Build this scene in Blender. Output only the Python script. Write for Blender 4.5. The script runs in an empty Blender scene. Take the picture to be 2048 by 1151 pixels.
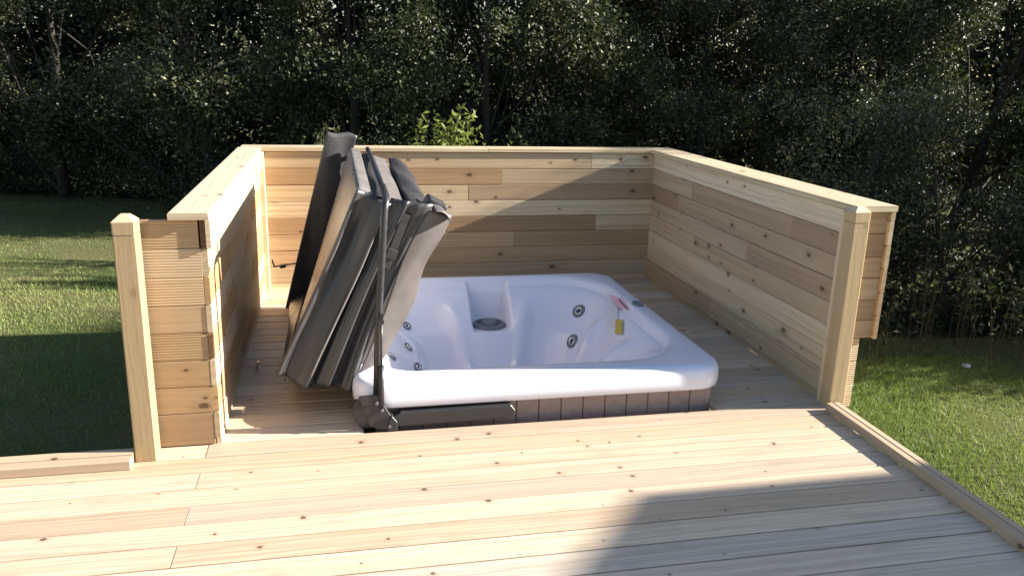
import bpy, bmesh, math, random
import numpy as np
from mathutils import Vector, Matrix

R = math.radians
S = bpy.context.scene
COL = S.collection
random.seed(7)

# ------------------------------------------------------------------ camera
cam_d = bpy.data.cameras.new("camera")
cam_d.sensor_fit = 'HORIZONTAL'
cam_d.sensor_width = 36.0
cam_d.lens = 36.0 * 1627.6 / 2048.0
cam_d.clip_start = 0.05
cam_d.clip_end = 2000
cam = bpy.data.objects.new("camera", cam_d)
COL.objects.link(cam)
yaw, pitch, roll = 0.2177857, -0.26784447, 0.02825667
fw = Vector((math.sin(yaw) * math.cos(pitch), math.cos(yaw) * math.cos(pitch), math.sin(pitch)))
r0 = Vector((math.cos(yaw), -math.sin(yaw), 0))
u0 = r0.cross(fw)
rt = r0 * math.cos(roll) + u0 * math.sin(roll)
up = -r0 * math.sin(roll) + u0 * math.cos(roll)
M4 = Matrix((rt, up, -fw)).transposed().to_4x4()
M4.translation = Vector((0, 0, 1.75))
cam.matrix_world = M4
S.camera = cam

# ------------------------------------------------------------------ light
SUN_E, SUN_A = R(21.6), R(7.5)
to_sun = Vector((math.cos(SUN_E) * math.cos(SUN_A), -math.cos(SUN_E) * math.sin(SUN_A), math.sin(SUN_E)))
world = bpy.data.worlds.new("World")
S.world = world
world.use_nodes = True
wn = world.node_tree
wn.nodes.clear()
sky = wn.nodes.new('ShaderNodeTexSky')
sky.sky_type = 'NISHITA'
sky.sun_disc = False
sky.sun_elevation = SUN_E
sky.sun_rotation = R(97.5)
sky.air_density = 1.0
sky.dust_density = 0.6
bg = wn.nodes.new('ShaderNodeBackground')
bg.inputs[1].default_value = 0.06
wo = wn.nodes.new('ShaderNodeOutputWorld')
wn.links.new(sky.outputs[0], bg.inputs[0])
wn.links.new(bg.outputs[0], wo.inputs[0])
sd = bpy.data.lights.new("sun", 'SUN')
sd.energy = 5.0
sd.angle = R(0.55)
sd.color = (1.0, 0.935, 0.83)
so = bpy.data.objects.new("sun", sd)
so.rotation_euler = to_sun.to_track_quat('Z', 'Y').to_euler()
so.location = (8, -2, 8)
COL.objects.link(so)
S.view_settings.view_transform = 'Standard'
S.view_settings.look = 'None'
S.view_settings.gamma = 1
S.view_settings.exposure = 1.84
S.cycles.max_bounces = 8
S.cycles.use_denoising = True

# ------------------------------------------------------------------ helpers
def tag(o, label=None, cat=None, group=None, kind=None):
    if label: o['label'] = label
    if cat: o['category'] = cat
    if group: o['group'] = group
    if kind: o['kind'] = kind
    return o

def empty(name, loc=(0, 0, 0), rz=0.0):
    o = bpy.data.objects.new(name, None)
    o.location = loc
    o.rotation_euler = (0, 0, rz)
    o.empty_display_size = 0.1
    COL.objects.link(o)
    return o

class MB:
    """mesh builder: verts, faces, uv per corner, tint per face, material index per face"""
    def __init__(s):
        s.v = []; s.f = []; s.uv = []; s.t = []; s.mi = []
    def face(s, idx, uvs=None, tint=(.5, .5, .5), mi=0):
        s.f.append(tuple(idx))
        s.uv.append(uvs if uvs else [(0, 0)] * len(idx))
        s.t.append(tint); s.mi.append(mi)
    def board(s, p0, p1, w, h, upv, tint=None, ch=.003, mi=0, uoff=None):
        """a plank from p0 to p1 (centre line); w across, h along upv; chamfered long edges"""
        p0 = Vector(p0); p1 = Vector(p1)
        d = (p1 - p0); L = d.length; d.normalize()
        upv = Vector(upv).normalized()
        sd_ = d.cross(upv).normalized()
        a, b = w / 2, h / 2
        c = min(ch, a * .4, b * .4)
        prof = [(-a + c, -b), (a - c, -b), (a, -b + c), (a, b - c), (a - c, b), (-a + c, b), (-a, b - c), (-a, -b + c)]
        if tint is None:
            tint = (random.random(), random.random(), random.random())
        uo = random.uniform(0, 60) if uoff is None else uoff
        vo = random.uniform(0, 40)
        base = len(s.v)
        per = [0]
        for i in range(8):
            q0 = prof[i]; q1 = prof[(i + 1) % 8]
            per.append(per[-1] + math.hypot(q1[0] - q0[0], q1[1] - q0[1]))
        for e in (p0, p1):
            for q in prof:
                s.v.append(e + sd_ * q[0] + upv * q[1])
        for i in range(8):
            j = (i + 1) % 8
            s.face((base + i, base + j, base + 8 + j, base + 8 + i),
                   [(uo, vo + per[i]), (uo, vo + per[i + 1]), (uo + L, vo + per[i + 1]), (uo + L, vo + per[i])], tint, mi)
        et = (tint[0] * .6, tint[1], tint[2])
        s.face([base + 7 - i for i in range(8)], [(uo + prof[7 - i][0] * .2, vo + 3 + prof[7 - i][1]) for i in range(8)], et, mi)
        s.face([base + 8 + i for i in range(8)], [(uo + prof[i][0] * .2, vo + 3 + prof[i][1]) for i in range(8)], et, mi)
    def tube(s, pts, rad, n=10, tint=(.5, .5, .5), mi=0, cap=True):
        pts = [Vector(p) for p in pts]
        if not isinstance(rad, (list, tuple)): rad = [rad] * len(pts)
        base = len(s.v)
        prev = None
        for k, p in enumerate(pts):
            a = pts[max(k - 1, 0)]; b = pts[min(k + 1, len(pts) - 1)]
            t = (b - a).normalized()
            if prev is None:
                ref = Vector((0, 0, 1)) if abs(t.z) < .9 else Vector((1, 0, 0))
                x = t.cross(ref).normalized()
            else:
                x = (prev - t * prev.dot(t)).normalized()
            prev = x
            y = t.cross(x)
            for i in range(n):
                an = 2 * math.pi * i / n
                s.v.append(p + (x * math.cos(an) + y * math.sin(an)) * rad[k])
        for k in range(len(pts) - 1):
            for i in range(n):
                j = (i + 1) % n
                s.face((base + k * n + i, base + k * n + j, base + (k + 1) * n + j, base + (k + 1) * n + i),
                       [(k * .1, i / n), (k * .1, (i + 1) / n), (k * .1 + .1, (i + 1) / n), (k * .1 + .1, i / n)], tint, mi)
        if cap:
            s.face([base + n - 1 - i for i in range(n)], None, tint, mi)
            e = base + (len(pts) - 1) * n
            s.face([e + i for i in range(n)], None, tint, mi)
    def prism(s, poly, p0, ax, ay, az, depth, tint=(.5, .5, .5), mi=0):
        """polygon poly (2-D, on ax, ay from p0) extruded by depth along az"""
        p0 = Vector(p0); ax = Vector(ax); ay = Vector(ay); az = Vector(az)
        n = len(poly); base = len(s.v)
        for k in (0, depth):
            for q in poly:
                s.v.append(p0 + ax * q[0] + ay * q[1] + az * k)
        for i in range(n):
            j = (i + 1) % n
            s.face((base + i, base + j, base + n + j, base + n + i), [(poly[i][0], poly[i][1]), (poly[j][0], poly[j][1]), (poly[j][0], poly[j][1] + depth), (poly[i][0], poly[i][1] + depth)], tint, mi)
        s.face([base + n - 1 - i for i in range(n)], [(poly[n - 1 - i][0], poly[n - 1 - i][1]) for i in range(n)], tint, mi)
        s.face([base + n + i for i in range(n)], [tuple(q) for q in poly], tint, mi)
    def grid(s, fn, nu, nv, closed_u=False, tint=(.5, .5, .5), mi=0):
        base = len(s.v)
        cu = nu if closed_u else nu + 1
        for j in range(nv + 1):
            for i in range(cu):
                s.v.append(Vector(fn(i / nu, j / nv)))
        for j in range(nv):
            for i in range(nu):
                i2 = (i + 1) % cu
                s.face((base + j * cu + i, base + j * cu + i2, base + (j + 1) * cu + i2, base + (j + 1) * cu + i),
                       [(i / nu, j / nv), ((i + 1) / nu, j / nv), ((i + 1) / nu, (j + 1) / nv), (i / nu, (j + 1) / nv)], tint, mi)
    def build(s, name, mats, parent=None, smooth=False, bevel=0.0, fixn=True):
        me = bpy.data.meshes.new(name)
        me.from_pydata([tuple(v) for v in s.v], [], s.f)
        if not isinstance(mats, (list, tuple)): mats = [mats]
        for m in mats: me.materials.append(m)
        uvl = me.uv_layers.new(name='uv')
        flat = [c for f in s.uv for p in f for c in p]
        uvl.data.foreach_set('uv', flat)
        att = me.attributes.new('tint', 'FLOAT_COLOR', 'FACE')
        att.data.foreach_set('color', [c for t in s.t for c in (*t, 1.0)])
        me.polygons.foreach_set('material_index', s.mi)
        if smooth:
            me.polygons.foreach_set('use_smooth', [True] * len(s.f))
        me.update()
        if fixn:
            b = bmesh.new(); b.from_mesh(me)
            bmesh.ops.recalc_face_normals(b, faces=b.faces)
            b.to_mesh(me); b.free()
        o = bpy.data.objects.new(name, me)
        COL.objects.link(o)
        if parent: o.parent = parent
        if bevel:
            md = o.modifiers.new('bevel', 'BEVEL'); md.width = bevel; md.segments = 3; md.limit_method = 'ANGLE'; md.angle_limit = R(40)
        return o

# ------------------------------------------------------------------ materials
def newmat(name):
    m = bpy.data.materials.new(name); m.use_nodes = True
    nt = m.node_tree
    return m, nt, nt.nodes['Principled BSDF']

class N:
    """tiny node-graph helper"""
    def __init__(s, nt): s.nt = nt
    def n(s, typ, **kw):
        o = s.nt.nodes.new(typ)
        for k, v in kw.items(): setattr(o, k, v)
        return o
    def link(s, a, b): s.nt.links.new(a, b)
    def val(s, sock, x):
        if hasattr(x, 'is_linked') or isinstance(x, bpy.types.NodeSocket): s.link(x, sock)
        else: sock.default_value = x
    def math(s, op, a, b=None, c=None, clamp=False):
        o = s.n('ShaderNodeMath', operation=op, use_clamp=clamp)
        s.val(o.inputs[0], a)
        if b is not None: s.val(o.inputs[1], b)
        if c is not None: s.val(o.inputs[2], c)
        return o.outputs[0]
    def mix(s, f, a, b, mode='MIX'):
        o = s.n('ShaderNodeMix', data_type='RGBA', blend_type=mode)
        s.val(o.inputs[0], f); s.val(o.inputs[6], a); s.val(o.inputs[7], b)
        return o.outputs[2]
    def ramp(s, f, stops):
        o = s.n('ShaderNodeValToRGB')
        el = o.color_ramp.elements
        while len(el) < len(stops): el.new(.5)
        for e, (p, c) in zip(el, stops):
            e.position = p; e.color = (*c, 1) if len(c) == 3 else c
        s.link(f, o.inputs[0])
        return o.outputs[0]
    def maprange(s, x, a, b, c=0., d=1.):
        o = s.n('ShaderNodeMapRange', clamp=True)
        s.val(o.inputs[0], x)
        for i, q in enumerate((a, b, c, d)): o.inputs[i + 1].default_value = q
        return o.outputs[0]
    def noise(s, vec, scale, detail=3, rough=.5, dist=0., dim='3D'):
        o = s.n('ShaderNodeTexNoise', noise_dimensions=dim)
        if vec is not None: s.link(vec, o.inputs['Vector'])
        o.inputs['Scale'].default_value = scale; o.inputs['Detail'].default_value = detail
        o.inputs['Roughness'].default_value = rough; o.inputs['Distortion'].default_value = dist
        return o.outputs[0]
    def comb(s, x, y, z=0.):
        o = s.n('ShaderNodeCombineXYZ')
        s.val(o.inputs[0], x); s.val(o.inputs[1], y); s.val(o.inputs[2], z)
        return o.outputs[0]
    def bump(s, h, strength, dist, bsdf):
        o = s.n('ShaderNodeBump')
        o.inputs['Strength'].default_value = strength; o.inputs['Distance'].default_value = dist
        s.link(h, o.inputs['Height']); s.link(o.outputs[0], bsdf.inputs['Normal'])

def wood_mat(name, c_pale, c_warm, c_dark, rough=.55, ring=1.0, knot=1.0, stain=0.0, ribs=0.0, fibre=1.0, knotu=4.4, ribp=.0125, kon=.80, krad=(.035, .11), tvar=1.0):
    m, nt, b = newmat(name); g = N(nt)
    uv = g.n('ShaderNodeUVMap', uv_map='uv').outputs[0]
    sp = g.n('ShaderNodeSeparateXYZ'); g.link(uv, sp.inputs[0])
    u, v = sp.outputs[0], sp.outputs[1]
    at = g.n('ShaderNodeAttribute', attribute_name='tint')
    ts = g.n('ShaderNodeSeparateColor'); g.link(at.outputs['Color'], ts.inputs[0])
    t1, t2, t3 = ts.outputs[0], ts.outputs[1], ts.outputs[2]
    # knots
    kv = g.comb(g.math('MULTIPLY', u, knotu), g.math('MULTIPLY', v, 7.5))
    vo = g.n('ShaderNodeTexVoronoi', voronoi_dimensions='2D'); g.link(kv, vo.inputs['Vector']); vo.inputs['Scale'].default_value = 1.0
    vo.inputs['Randomness'].default_value = .85
    kd = vo.outputs['Distance']
    cs = g.n('ShaderNodeSeparateColor'); g.link(vo.outputs['Color'], cs.inputs[0])
    on = g.math('GREATER_THAN', cs.outputs[0], kon)
    rad = g.maprange(cs.outputs[1], 0, 1, *krad)
    wob = g.math('MULTIPLY', g.math('SUBTRACT', g.noise(uv, 60, 2), .5), .05)
    kin = g.math('DIVIDE', g.math('ADD', kd, wob), rad)
    kmask = g.math('MULTIPLY', g.maprange(kin, .75, 1.15, 1, 0), on)
    halo = g.math('MULTIPLY', g.maprange(kin, 1.0, 3.2, 1, 0), on)
    # growth figure: long wandering bands, bent round knots
    wv = g.noise(g.comb(g.math('MULTIPLY', u, 1.1), g.math('MULTIPLY', v, 5)), 1.0, 3, .55)
    bent = g.math('ADD', g.math('ADD', v, g.math('MULTIPLY', wv, .10)), g.math('MULTIPLY', halo, .012))
    bands = g.noise(g.comb(g.math('MULTIPLY', u, .35), g.math('MULTIPLY', bent, 55)), 1.0, 2, .6)
    fine = g.noise(g.comb(g.math('MULTIPLY', u, 5), g.math('MULTIPLY', v, 420)), 1.0, 2, .6)
    blot = g.noise(g.comb(g.math('MULTIPLY', u, 1.6), g.math('MULTIPLY', v, 9), t3), 1.0, 3, .6)
    base = g.ramp(t2, [(.15, c_pale), (.15 + .5 / max(tvar, .5), c_warm), (1.0, tuple(.45 * a + .55 * b_ for a, b_ in zip(c_warm, c_dark)) if tvar >= 1 else c_warm)])
    fig = g.math('MULTIPLY', g.maprange(bands, .42, .72), .55 * ring)
    c = g.mix(fig, base, (*c_dark, 1))
    c = g.mix(g.maprange(blot, .45, .75, 0, .6), c, (*c_warm, 1))
    c = g.mix(g.maprange(fine, .45, .8, 0, .28 * fibre), c, (*c_dark, 1))
    if stain:
        st = g.noise(g.comb(g.math('MULTIPLY', u, 2.2), g.math('MULTIPLY', v, 6), 3.0), 1.0, 4, .65)
        c = g.mix(g.maprange(st, .55, .8, 0, stain), c, (.30, .27, .19, 1))
    c = g.mix(g.math('MULTIPLY', halo, .28 * knot), c, (c_dark[0] * .7, c_dark[1] * .6, c_dark[2] * .5, 1))
    c = g.mix(g.math('MULTIPLY', kmask, .85 * knot), c, (.085, .045, .025, 1))
    hs = g.n('ShaderNodeHueSaturation')
    g.link(c, hs.inputs['Color'])
    g.link(g.maprange(t1, 0, 1, 1 - .36 * tvar, 1 + .18 * tvar), hs.inputs['Value'])
    g.link(g.maprange(t3, 0, 1, .8, 1.12), hs.inputs['Saturation'])
    g.link(hs.outputs[0], b.inputs['Base Color'])
    b.inputs['Roughness'].default_value = rough
    b.inputs['Specular IOR Level'].default_value = .35
    hgt = g.math('ADD', g.math('MULTIPLY', bands, .6), g.math('MULTIPLY', fine, .5))
    if ribs:
        rb = g.math('SINE', g.math('MULTIPLY', v, 2 * math.pi / ribp))
        hgt = g.math('ADD', hgt, g.math('MULTIPLY', rb, ribs))
    g.bump(hgt, .5, .003, b)
    return m

PALE, WARM, DARKW = (.60, .475, .30), (.53, .36, .215), (.36, .225, .12)
M_wall = wood_mat('treated_pine_cladding', (.585, .475, .295), (.50, .335, .185), (.31, .185, .10), .6, ring=1.25, kon=.73, stain=.32)
M_deck = wood_mat('treated_pine_decking', (.64, .53, .40), (.575, .44, .32), (.37, .25, .17), .5, ring=1.25, stain=.75, ribs=.3, ribp=.0235, fibre=2.1, kon=.80, knotu=6.5, krad=(.025, .085), tvar=.6)
M_post = wood_mat('planed_pine_post', (.57, .45, .285), (.53, .395, .235), (.42, .285, .155), .5, knot=.35)
M_rib = wood_mat('ribbed_pine_board', (.60, .47, .29), (.56, .39, .22), (.38, .25, .14), .6, ribs=.8, knot=.5)
M_rough = wood_mat('sawn_pine', (.56, .45, .31), (.52, .38, .25), (.35, .24, .15), .7)

def plain(name, col, rough=.5, spec=.5, metal=0., coat=0., noise=0., nscale=20., bump=0.):
    m, nt, b = newmat(name); g = N(nt)
    b.inputs['Roughness'].default_value = rough
    b.inputs['Specular IOR Level'].default_value = spec
    b.inputs['Metallic'].default_value = metal
    b.inputs['Coat Weight'].default_value = coat
    tc = g.n('ShaderNodeTexCoord').outputs['Object']
    nz = g.noise(tc, nscale, 4, .6)
    lo = tuple(max(0, c * (1 - noise)) for c in col); hi = tuple(min(1, c * (1 + noise)) for c in col)
    g.link(g.mix(g.maprange(nz, .3, .7), (*lo, 1), (*hi, 1)), b.inputs['Base Color'])
    g.link(g.maprange(nz, .3, .7, max(.02, rough - .08), min(1, rough + .08)), b.inputs['Roughness'])
    if bump: g.bump(nz, bump, .004, b)
    return m
M_acryl = plain('white_acrylic', (.74, .745, .84), .16, .5, coat=.3, noise=.02, nscale=3)
M_skirt = plain('brown_skirt_panel', (.36, .265, .24), .5, .4, noise=.12, nscale=25, bump=.1)
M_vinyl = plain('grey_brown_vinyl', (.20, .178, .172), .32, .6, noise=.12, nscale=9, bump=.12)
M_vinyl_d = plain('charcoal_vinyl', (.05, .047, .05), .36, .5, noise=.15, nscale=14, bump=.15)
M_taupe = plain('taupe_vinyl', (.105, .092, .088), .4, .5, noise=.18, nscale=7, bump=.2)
M_black = plain('black_coated_steel', (.028, .027, .03), .38, .5, noise=.1, nscale=30)
M_chrome = plain('brushed_steel', (.62, .62, .63), .22, .5, metal=1.0, noise=.05)
M_dkpl = plain('dark_plastic', (.03, .03, .035), .35, .5, noise=.1)
M_grpl = plain('grey_plastic', (.16, .165, .18), .4, .5, noise=.1)
M_yel = plain('yellow_sticker', (.55, .42, .07), .5, .4, noise=.08, nscale=80)
M_red = plain('pink_red_sticker', (.66, .40, .47), .5, .4, noise=.05, nscale=60)
M_clear = plain('pale_sticker', (.66, .66, .68), .4, .4, noise=.05, nscale=60)
M_ink = plain('sticker_ink', (.20, .12, .16), .6, .3)
M_stone = plain('pale_stone', (.45, .45, .43), .8, .3, noise=.2, nscale=12, bump=.3)
M_dkend = plain('dark_end_grain', (.13, .07, .04), .8, .2, noise=.25, nscale=60, bump=.3)

def rnd_t(lo=.1, hi=.95): return (random.uniform(lo, hi), random.random(), random.random())

# ------------------------------------------------------------------ ground
def lawn_z(x, y):
    return -.55 + .02 * math.sin(x * 1.3 + y * .7) + .015 * math.sin(y * 2.1 - x * .9)
m_lawn, nt, b = newmat('lawn_ground'); g = N(nt)
tc = g.n('ShaderNodeTexCoord').outputs['Object']
n1 = g.noise(tc, 1.3, 4, .6); n2 = g.noise(tc, 40, 4, .7)
c = g.mix(g.maprange(n1, .35, .7), (.10, .12, .042, 1), (.16, .145, .07, 1))
c = g.mix(g.maprange(n2, .4, .75, 0, .6), c, (.025, .03, .012, 1))
# bare leaf litter under the trees
geo = g.n('ShaderNodeSeparateXYZ'); g.link(tc, geo.inputs[0])
g.link(c, b.inputs['Base Color']); b.inputs['Roughness'].default_value = .95
b.inputs['Specular IOR Level'].default_value = .1
g.bump(n2, .8, .03, b)
mb = MB()
def lawn_fn(u, v):
    # finer near the camera, reaching the horizon
    a = (u - .5) * 2; x = 8 * a + 280 * a ** 5
    w = v; y = -12 + 30 * w + 450 * w ** 6
    z = lawn_z(x, y) if abs(x) < 25 and y < 30 else -.55
    return (x, y, z)
mb.grid(lawn_fn, 120, 120)
lawn = mb.build('lawn', m_lawn, smooth=True)
tag(lawn, 'mown green lawn around the raised deck', 'lawn', kind='structure')

# grass blades (stuff): a real carpet of short blades on the visible lawn
def leafmat(name, cols, rough=.4, spec=.5, trans=.25, glow=.22):
    m, nt, b = newmat(name); g = N(nt)
    at = g.n('ShaderNodeAttribute', attribute_name='tint')
    ts = g.n('ShaderNodeSeparateColor'); g.link(at.outputs['Color'], ts.inputs[0])
    k = len(cols)
    cc = g.ramp(ts.outputs[0], [(i / (k - 1), c) for i, c in enumerate(cols)])
    g.link(cc, b.inputs['Base Color'])
    b.inputs['Roughness'].default_value = rough
    b.inputs['Specular IOR Level'].default_value = spec
    tr = g.n('ShaderNodeBsdfTranslucent')
    g.link(g.mix(glow, cc, (.16, .22, .03, 1), 'MIX'), tr.inputs[0])
    mx = g.n('ShaderNodeMixShader'); mx.inputs[0].default_value = trans
    out = nt.nodes['Material Output']
    g.link(b.outputs[0], mx.inputs[1]); g.link(tr.outputs[0], mx.inputs[2]); g.link(mx.outputs[0], out.inputs[0])
    return m
M_grass = leafmat('grass_blades', [(.14, .22, .055), (.23, .30, .085), (.34, .37, .13), (.43, .38, .18)], .5, .3, .38, .45)

def np_mesh(name, verts, faces, tints, mat, parent=None):
    """verts (n,3), faces (m,3|4) int, tints (m,3)"""
    me = bpy.data.meshes.new(name)
    k = faces.shape[1]
    me.vertices.add(len(verts)); me.vertices.foreach_set('co', verts.astype(np.float32).ravel())
    me.loops.add(faces.size); me.loops.foreach_set('vertex_index', faces.astype(np.int32).ravel())
    me.polygons.add(len(faces))
    me.polygons.foreach_set('loop_start', np.arange(0, faces.size, k, dtype=np.int32))
    me.polygons.foreach_set('loop_total', np.full(len(faces), k, dtype=np.int32))
    me.materials.append(mat)
    att = me.attributes.new('tint', 'FLOAT_COLOR', 'FACE')
    att.data.foreach_set('color', np.c_[tints, np.ones(len(tints))].astype(np.float32).ravel())
    me.update(calc_edges=True)
    o = bpy.data.objects.new(name, me); COL.objects.link(o)
    if parent: o.parent = parent
    return o

rng = np.random.default_rng(5)
def blades(x, y, hgt, wid, lean=.5):
    n = len(x)
    z = -.55 + .02 * np.sin(x * 1.3 + y * .7) + .015 * np.sin(y * 2.1 - x * .9) - .004
    a = rng.uniform(0, 2 * np.pi, n); ca, sa = np.cos(a), np.sin(a)
    le = rng.normal(0, lean, n) * hgt; lb = rng.uniform(0, 2 * np.pi, n)
    p0 = np.c_[x - ca * wid, y - sa * wid, z]; p1 = np.c_[x + ca * wid, y + sa * wid, z]
    p2 = np.c_[x + le * np.cos(lb), y + le * np.sin(lb), z + hgt]
    V = np.stack([p0, p1, p2], 1).reshape(-1, 3)
    return V, np.arange(3 * n).reshape(-1, 3)
def patchy(x, y):
    return .5 + .25 * np.sin(x * 2.1 + 1.3 * np.sin(y * 1.7)) + .25 * np.sin(y * 2.9 + 1.1 * np.sin(x * 2.3))
xs, ys = [], []
def scatter(n, x0, x1, y0, y1):
    xs.append(rng.uniform(x0, x1, n)); ys.append(rng.uniform(y0, y1, n))
scatter(60000, -5.2, -.9, 3.9, 9.0)
scatter(30000, -7.5, -.9, 9.0, 14.0)
scatter(90000, 2.65, 5.4, 2.2, 5.6)
scatter(30000, 3.0, 7.5, 5.0, 9.0)
X = np.concatenate(xs); Y = np.concatenate(ys)
pt = patchy(X, Y)
H = rng.uniform(.018, .042, len(X)) * (.55 + .8 * pt) * np.where(rng.random(len(X)) < .02, 1.4, 1)
V, F_ = blades(X, Y, H, rng.uniform(.0018, .0036, len(X)), .7)
tn = np.clip(rng.normal(.42, .22, len(X)) + (.5 - pt) * .7 + .25 * np.sin(X * .8 + 1.7 * np.sin(Y * .6)), 0, 1)
go = np_mesh('grass', V, F_, np.c_[tn, tn, tn], M_grass)
tag(go, 'short mown grass blades covering the lawn', 'grass', kind='stuff')

# ------------------------------------------------------------------ deck
PITCH = .142
TX0, TX1, TY0, TY1 = .10, 1.96, 3.82, 5.74      # opening for the tub
mb = MB()
k0 = int((-2.5 - 2.706) / PITCH)
for k in range(k0, 28):
    ya = 2.706 + PITCH * k; yc = ya + PITCH / 2
    if ya > 6.45: break
    if yc < 3.50: x0, x1 = -3.6, 2.545
    elif yc < 3.60: x0, x1 = -3.6, 2.60
    elif yc < 3.75: x0, x1 = -.93, 2.612
    else: x0, x1 = -.56, 2.612
    joints = []
    jx = -.612 if k % 2 == 0 else random.uniform(-3.3, -2.4)
    joints.append(jx)
    if TY0 - .05 < yc < TY1 + .05: cuts = [(x0, TX0), (TX1, x1)]
    else: cuts = [(x0, x1)]
    for a, c2 in cuts:
        ed = [a] + [j for j in sorted(joints) if a + .1 < j < c2 - .1] + [c2]
        for i in range(len(ed) - 1):
            t = (random.uniform(.2, .9), random.random(), random.random())
            dz = random.uniform(-.0012, .0012)
            mb.board((ed[i] + .0015, yc, -.014 + dz), (ed[i + 1] - .0015, yc, -.014 + dz), PITCH - .0075, .028, (0, 0, 1), t, ch=.0045)
deck = mb.build('wooden_deck', M_deck)
tag(deck, 'pale treated pine deck of long boards running across the picture', 'deck', kind='structure')
# joists / dark fascia below
mb = MB()
for x in [-3.5 + .6 * i for i in range(11)]:
    mb.board((x, -2.4, -.12), (x, 3.7, -.12), .045, .17, (0, 0, 1), rnd_t())
for y in (3.72, 3.4, 2.6, 5.8):
    mb.board((-.6 if y > 3.6 else -3.6, y, -.12), (2.6, y, -.12), .045, .17, (0, 0, 1), rnd_t())
sub = mb.build('deck_frame', M_rough, parent=deck)

# raised edge boards
def edge_rail(name, p0, p1, w, h, label):
    t = empty(name, p0)
    p0 = Vector(p0); p1 = Vector(p1)
    d = (p1 - p0); side = Vector((-d.y, d.x, 0)).normalized()
    mb = MB()
    n = 2
    for i in range(n):
        off = side * (w * (i - .5) / 1.0 * .52)
        mb.board(off + Vector((0, 0, h / 2)), d + off + Vector((0, 0, h / 2 + .004 * i)), w * .48, h, (0, 0, 1), (.45 + .15 * i, .6, .5), ch=.004)
    mb.build('rail_board', M_rough, parent=t)
    tag(t, label, 'edge rail', 'raised rails along the deck edges')
    return t
edge_rail('edge_rail', (2.582, 3.60, 0), (2.562, -2.4, 0), .078, .045, 'low timber edge rail along the deck beside the right-hand lawn')
edge_rail('edge_rail', (-3.6, 3.54, 0), (-.912, 3.54, 0), .12, .045, 'low timber edge rail running left from the tall post, beside the shaded lawn')

# ------------------------------------------------------------------ walls
RP = .129
def clad(mb, kind, fixed, a0, a1, z0, rows, thick=.024, norm=1, jitter=0., topcut=None, plan=None):
    """rows of horizontal boards; kind 'x': boards along X at y=fixed (face), kind 'y': along Y at x=fixed"""
    for r in range(rows):
        za = z0 + RP * r; zb = za + RP - .002
        if topcut and zb > topcut: zb = topcut
        if zb - za < .02: continue
        ed = [a0 + random.uniform(-jitter, jitter)]
        while True:
            nx = ed[-1] + random.uniform(.55, 1.7)
            if nx > a1 - .35: break
            ed.append(nx)
        ed.append(a1)
        if plan: ed = [a0] + [q for q in plan[r][0]] + [a1]
        last = -1
        for i in range(len(ed) - 1):
            t = rnd_t()
            while abs(t[0] - last) < .22: t = rnd_t()
            last = t[0]
            if plan: t = plan[r][1][i]
            dd = random.uniform(-.0015, .0015)
            zc = (za + zb) / 2
            if kind == 'x':
                p0 = (ed[i] + .0008, fixed + norm * thick / 2 + dd, zc); p1 = (ed[i + 1] - .0008, fixed + norm * thick / 2 + dd, zc)
            else:
                p0 = (fixed + norm * thick / 2 + dd, ed[i] + .0008, zc); p1 = (fixed + norm * thick / 2 + dd, ed[i + 1] - .0008, zc)
            mb.board(p0, p1, thick, zb - za, (0, 0, 1), t, ch=.004)

Z0, ZT = .035, 1.067
# back wall
bw = empty('timber_wall', (1.03, 6.5, 0))
def child(mb, name, mat, par, **kw):
    o = mb.build(name, mat, **kw)
    o.parent = par
    o.matrix_parent_inverse = Matrix.Translation(par.location).inverted()
    return o
BACK = [([1.9], [(.35, .35, .2), (.5, .3, .1)]), ([], [(.55, .6, .4)]),
        ([1.43], [(.6, .5, .5), (.3, .7, .5)]), ([.35, 2.13], [(.35, .75, .6), (.2, .85, .6), (.7, .25, .2)]),
        ([], [(.9, .12, .3)]), ([1.05], [(.75, .35, .5), (.3, .7, .4)]),
        ([1.32], [(.4, .85, .8), (.4, .5, .4)]), ([2.07], [(.6, .45, .5), (.85, .1, .2)])]
mb = MB(); clad(mb, 'x', 6.45, -.555, 2.63, Z0, 8, norm=1, plan=BACK)
mb.board((-.555, 6.462, .016), (2.63, 6.462, .016), .022, .036, (0, 0, 1), (.8, .1, .5))
child(mb, 'cladding', M_wall, bw)
mb = MB(); clad(mb, 'x', 6.60, -.69, 2.80, -.35, 11, norm=-1)
child(mb, 'outer_cladding', M_wall, bw)
mb = MB(); mb.board((-.69, 6.523, 1.084), (1.2, 6.523, 1.084), .185, .030, (0, 0, 1), (.75, .3, .3)); mb.board((1.203, 6.523, 1.084), (2.80, 6.523, 1.084), .185, .030, (0, 0, 1), (.7, .25, .4))
child(mb, 'coping', M_wall, bw)
tag(bw, 'low timber wall at the back, behind the hot tub and the folded cover', 'wall', 'timber screen walls around the hot tub')

# right wall
rw = empty('timber_wall', (2.70, 5.1, 0))
RIGHT = [([5.2], [(.5, .4, .3), (.35, .5, .3)]), ([4.3], [(.65, .3, .2), (.75, .2, .2)]),
         ([], [(.9, .1, .15)]), ([5.55], [(.5, .4, .3), (.65, .3, .3)]),
         ([4.75], [(.3, .6, .3), (.5, .4, .2)]), ([5.9], [(.4, .5, .3), (.2, .75, .4)]),
         ([4.25, 5.65], [(.15, .65, .3), (.35, .6, .3), (.6, .35, .3)]), ([], [(1., .0, .0)])]
mb = MB(); clad(mb, 'y', 2.612, 3.70, 6.45, Z0, 8, norm=1, plan=RIGHT)
mb.board((2.624, 3.70, .016), (2.624, 6.45, .016), .022, .036, (0, 0, 1), (.4, .5, .5))
child(mb, 'cladding', M_wall, rw)
mb = MB(); clad(mb, 'y', 2.842, 3.665, 6.62, .372, 6, norm=-1, topcut=1.066)
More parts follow.
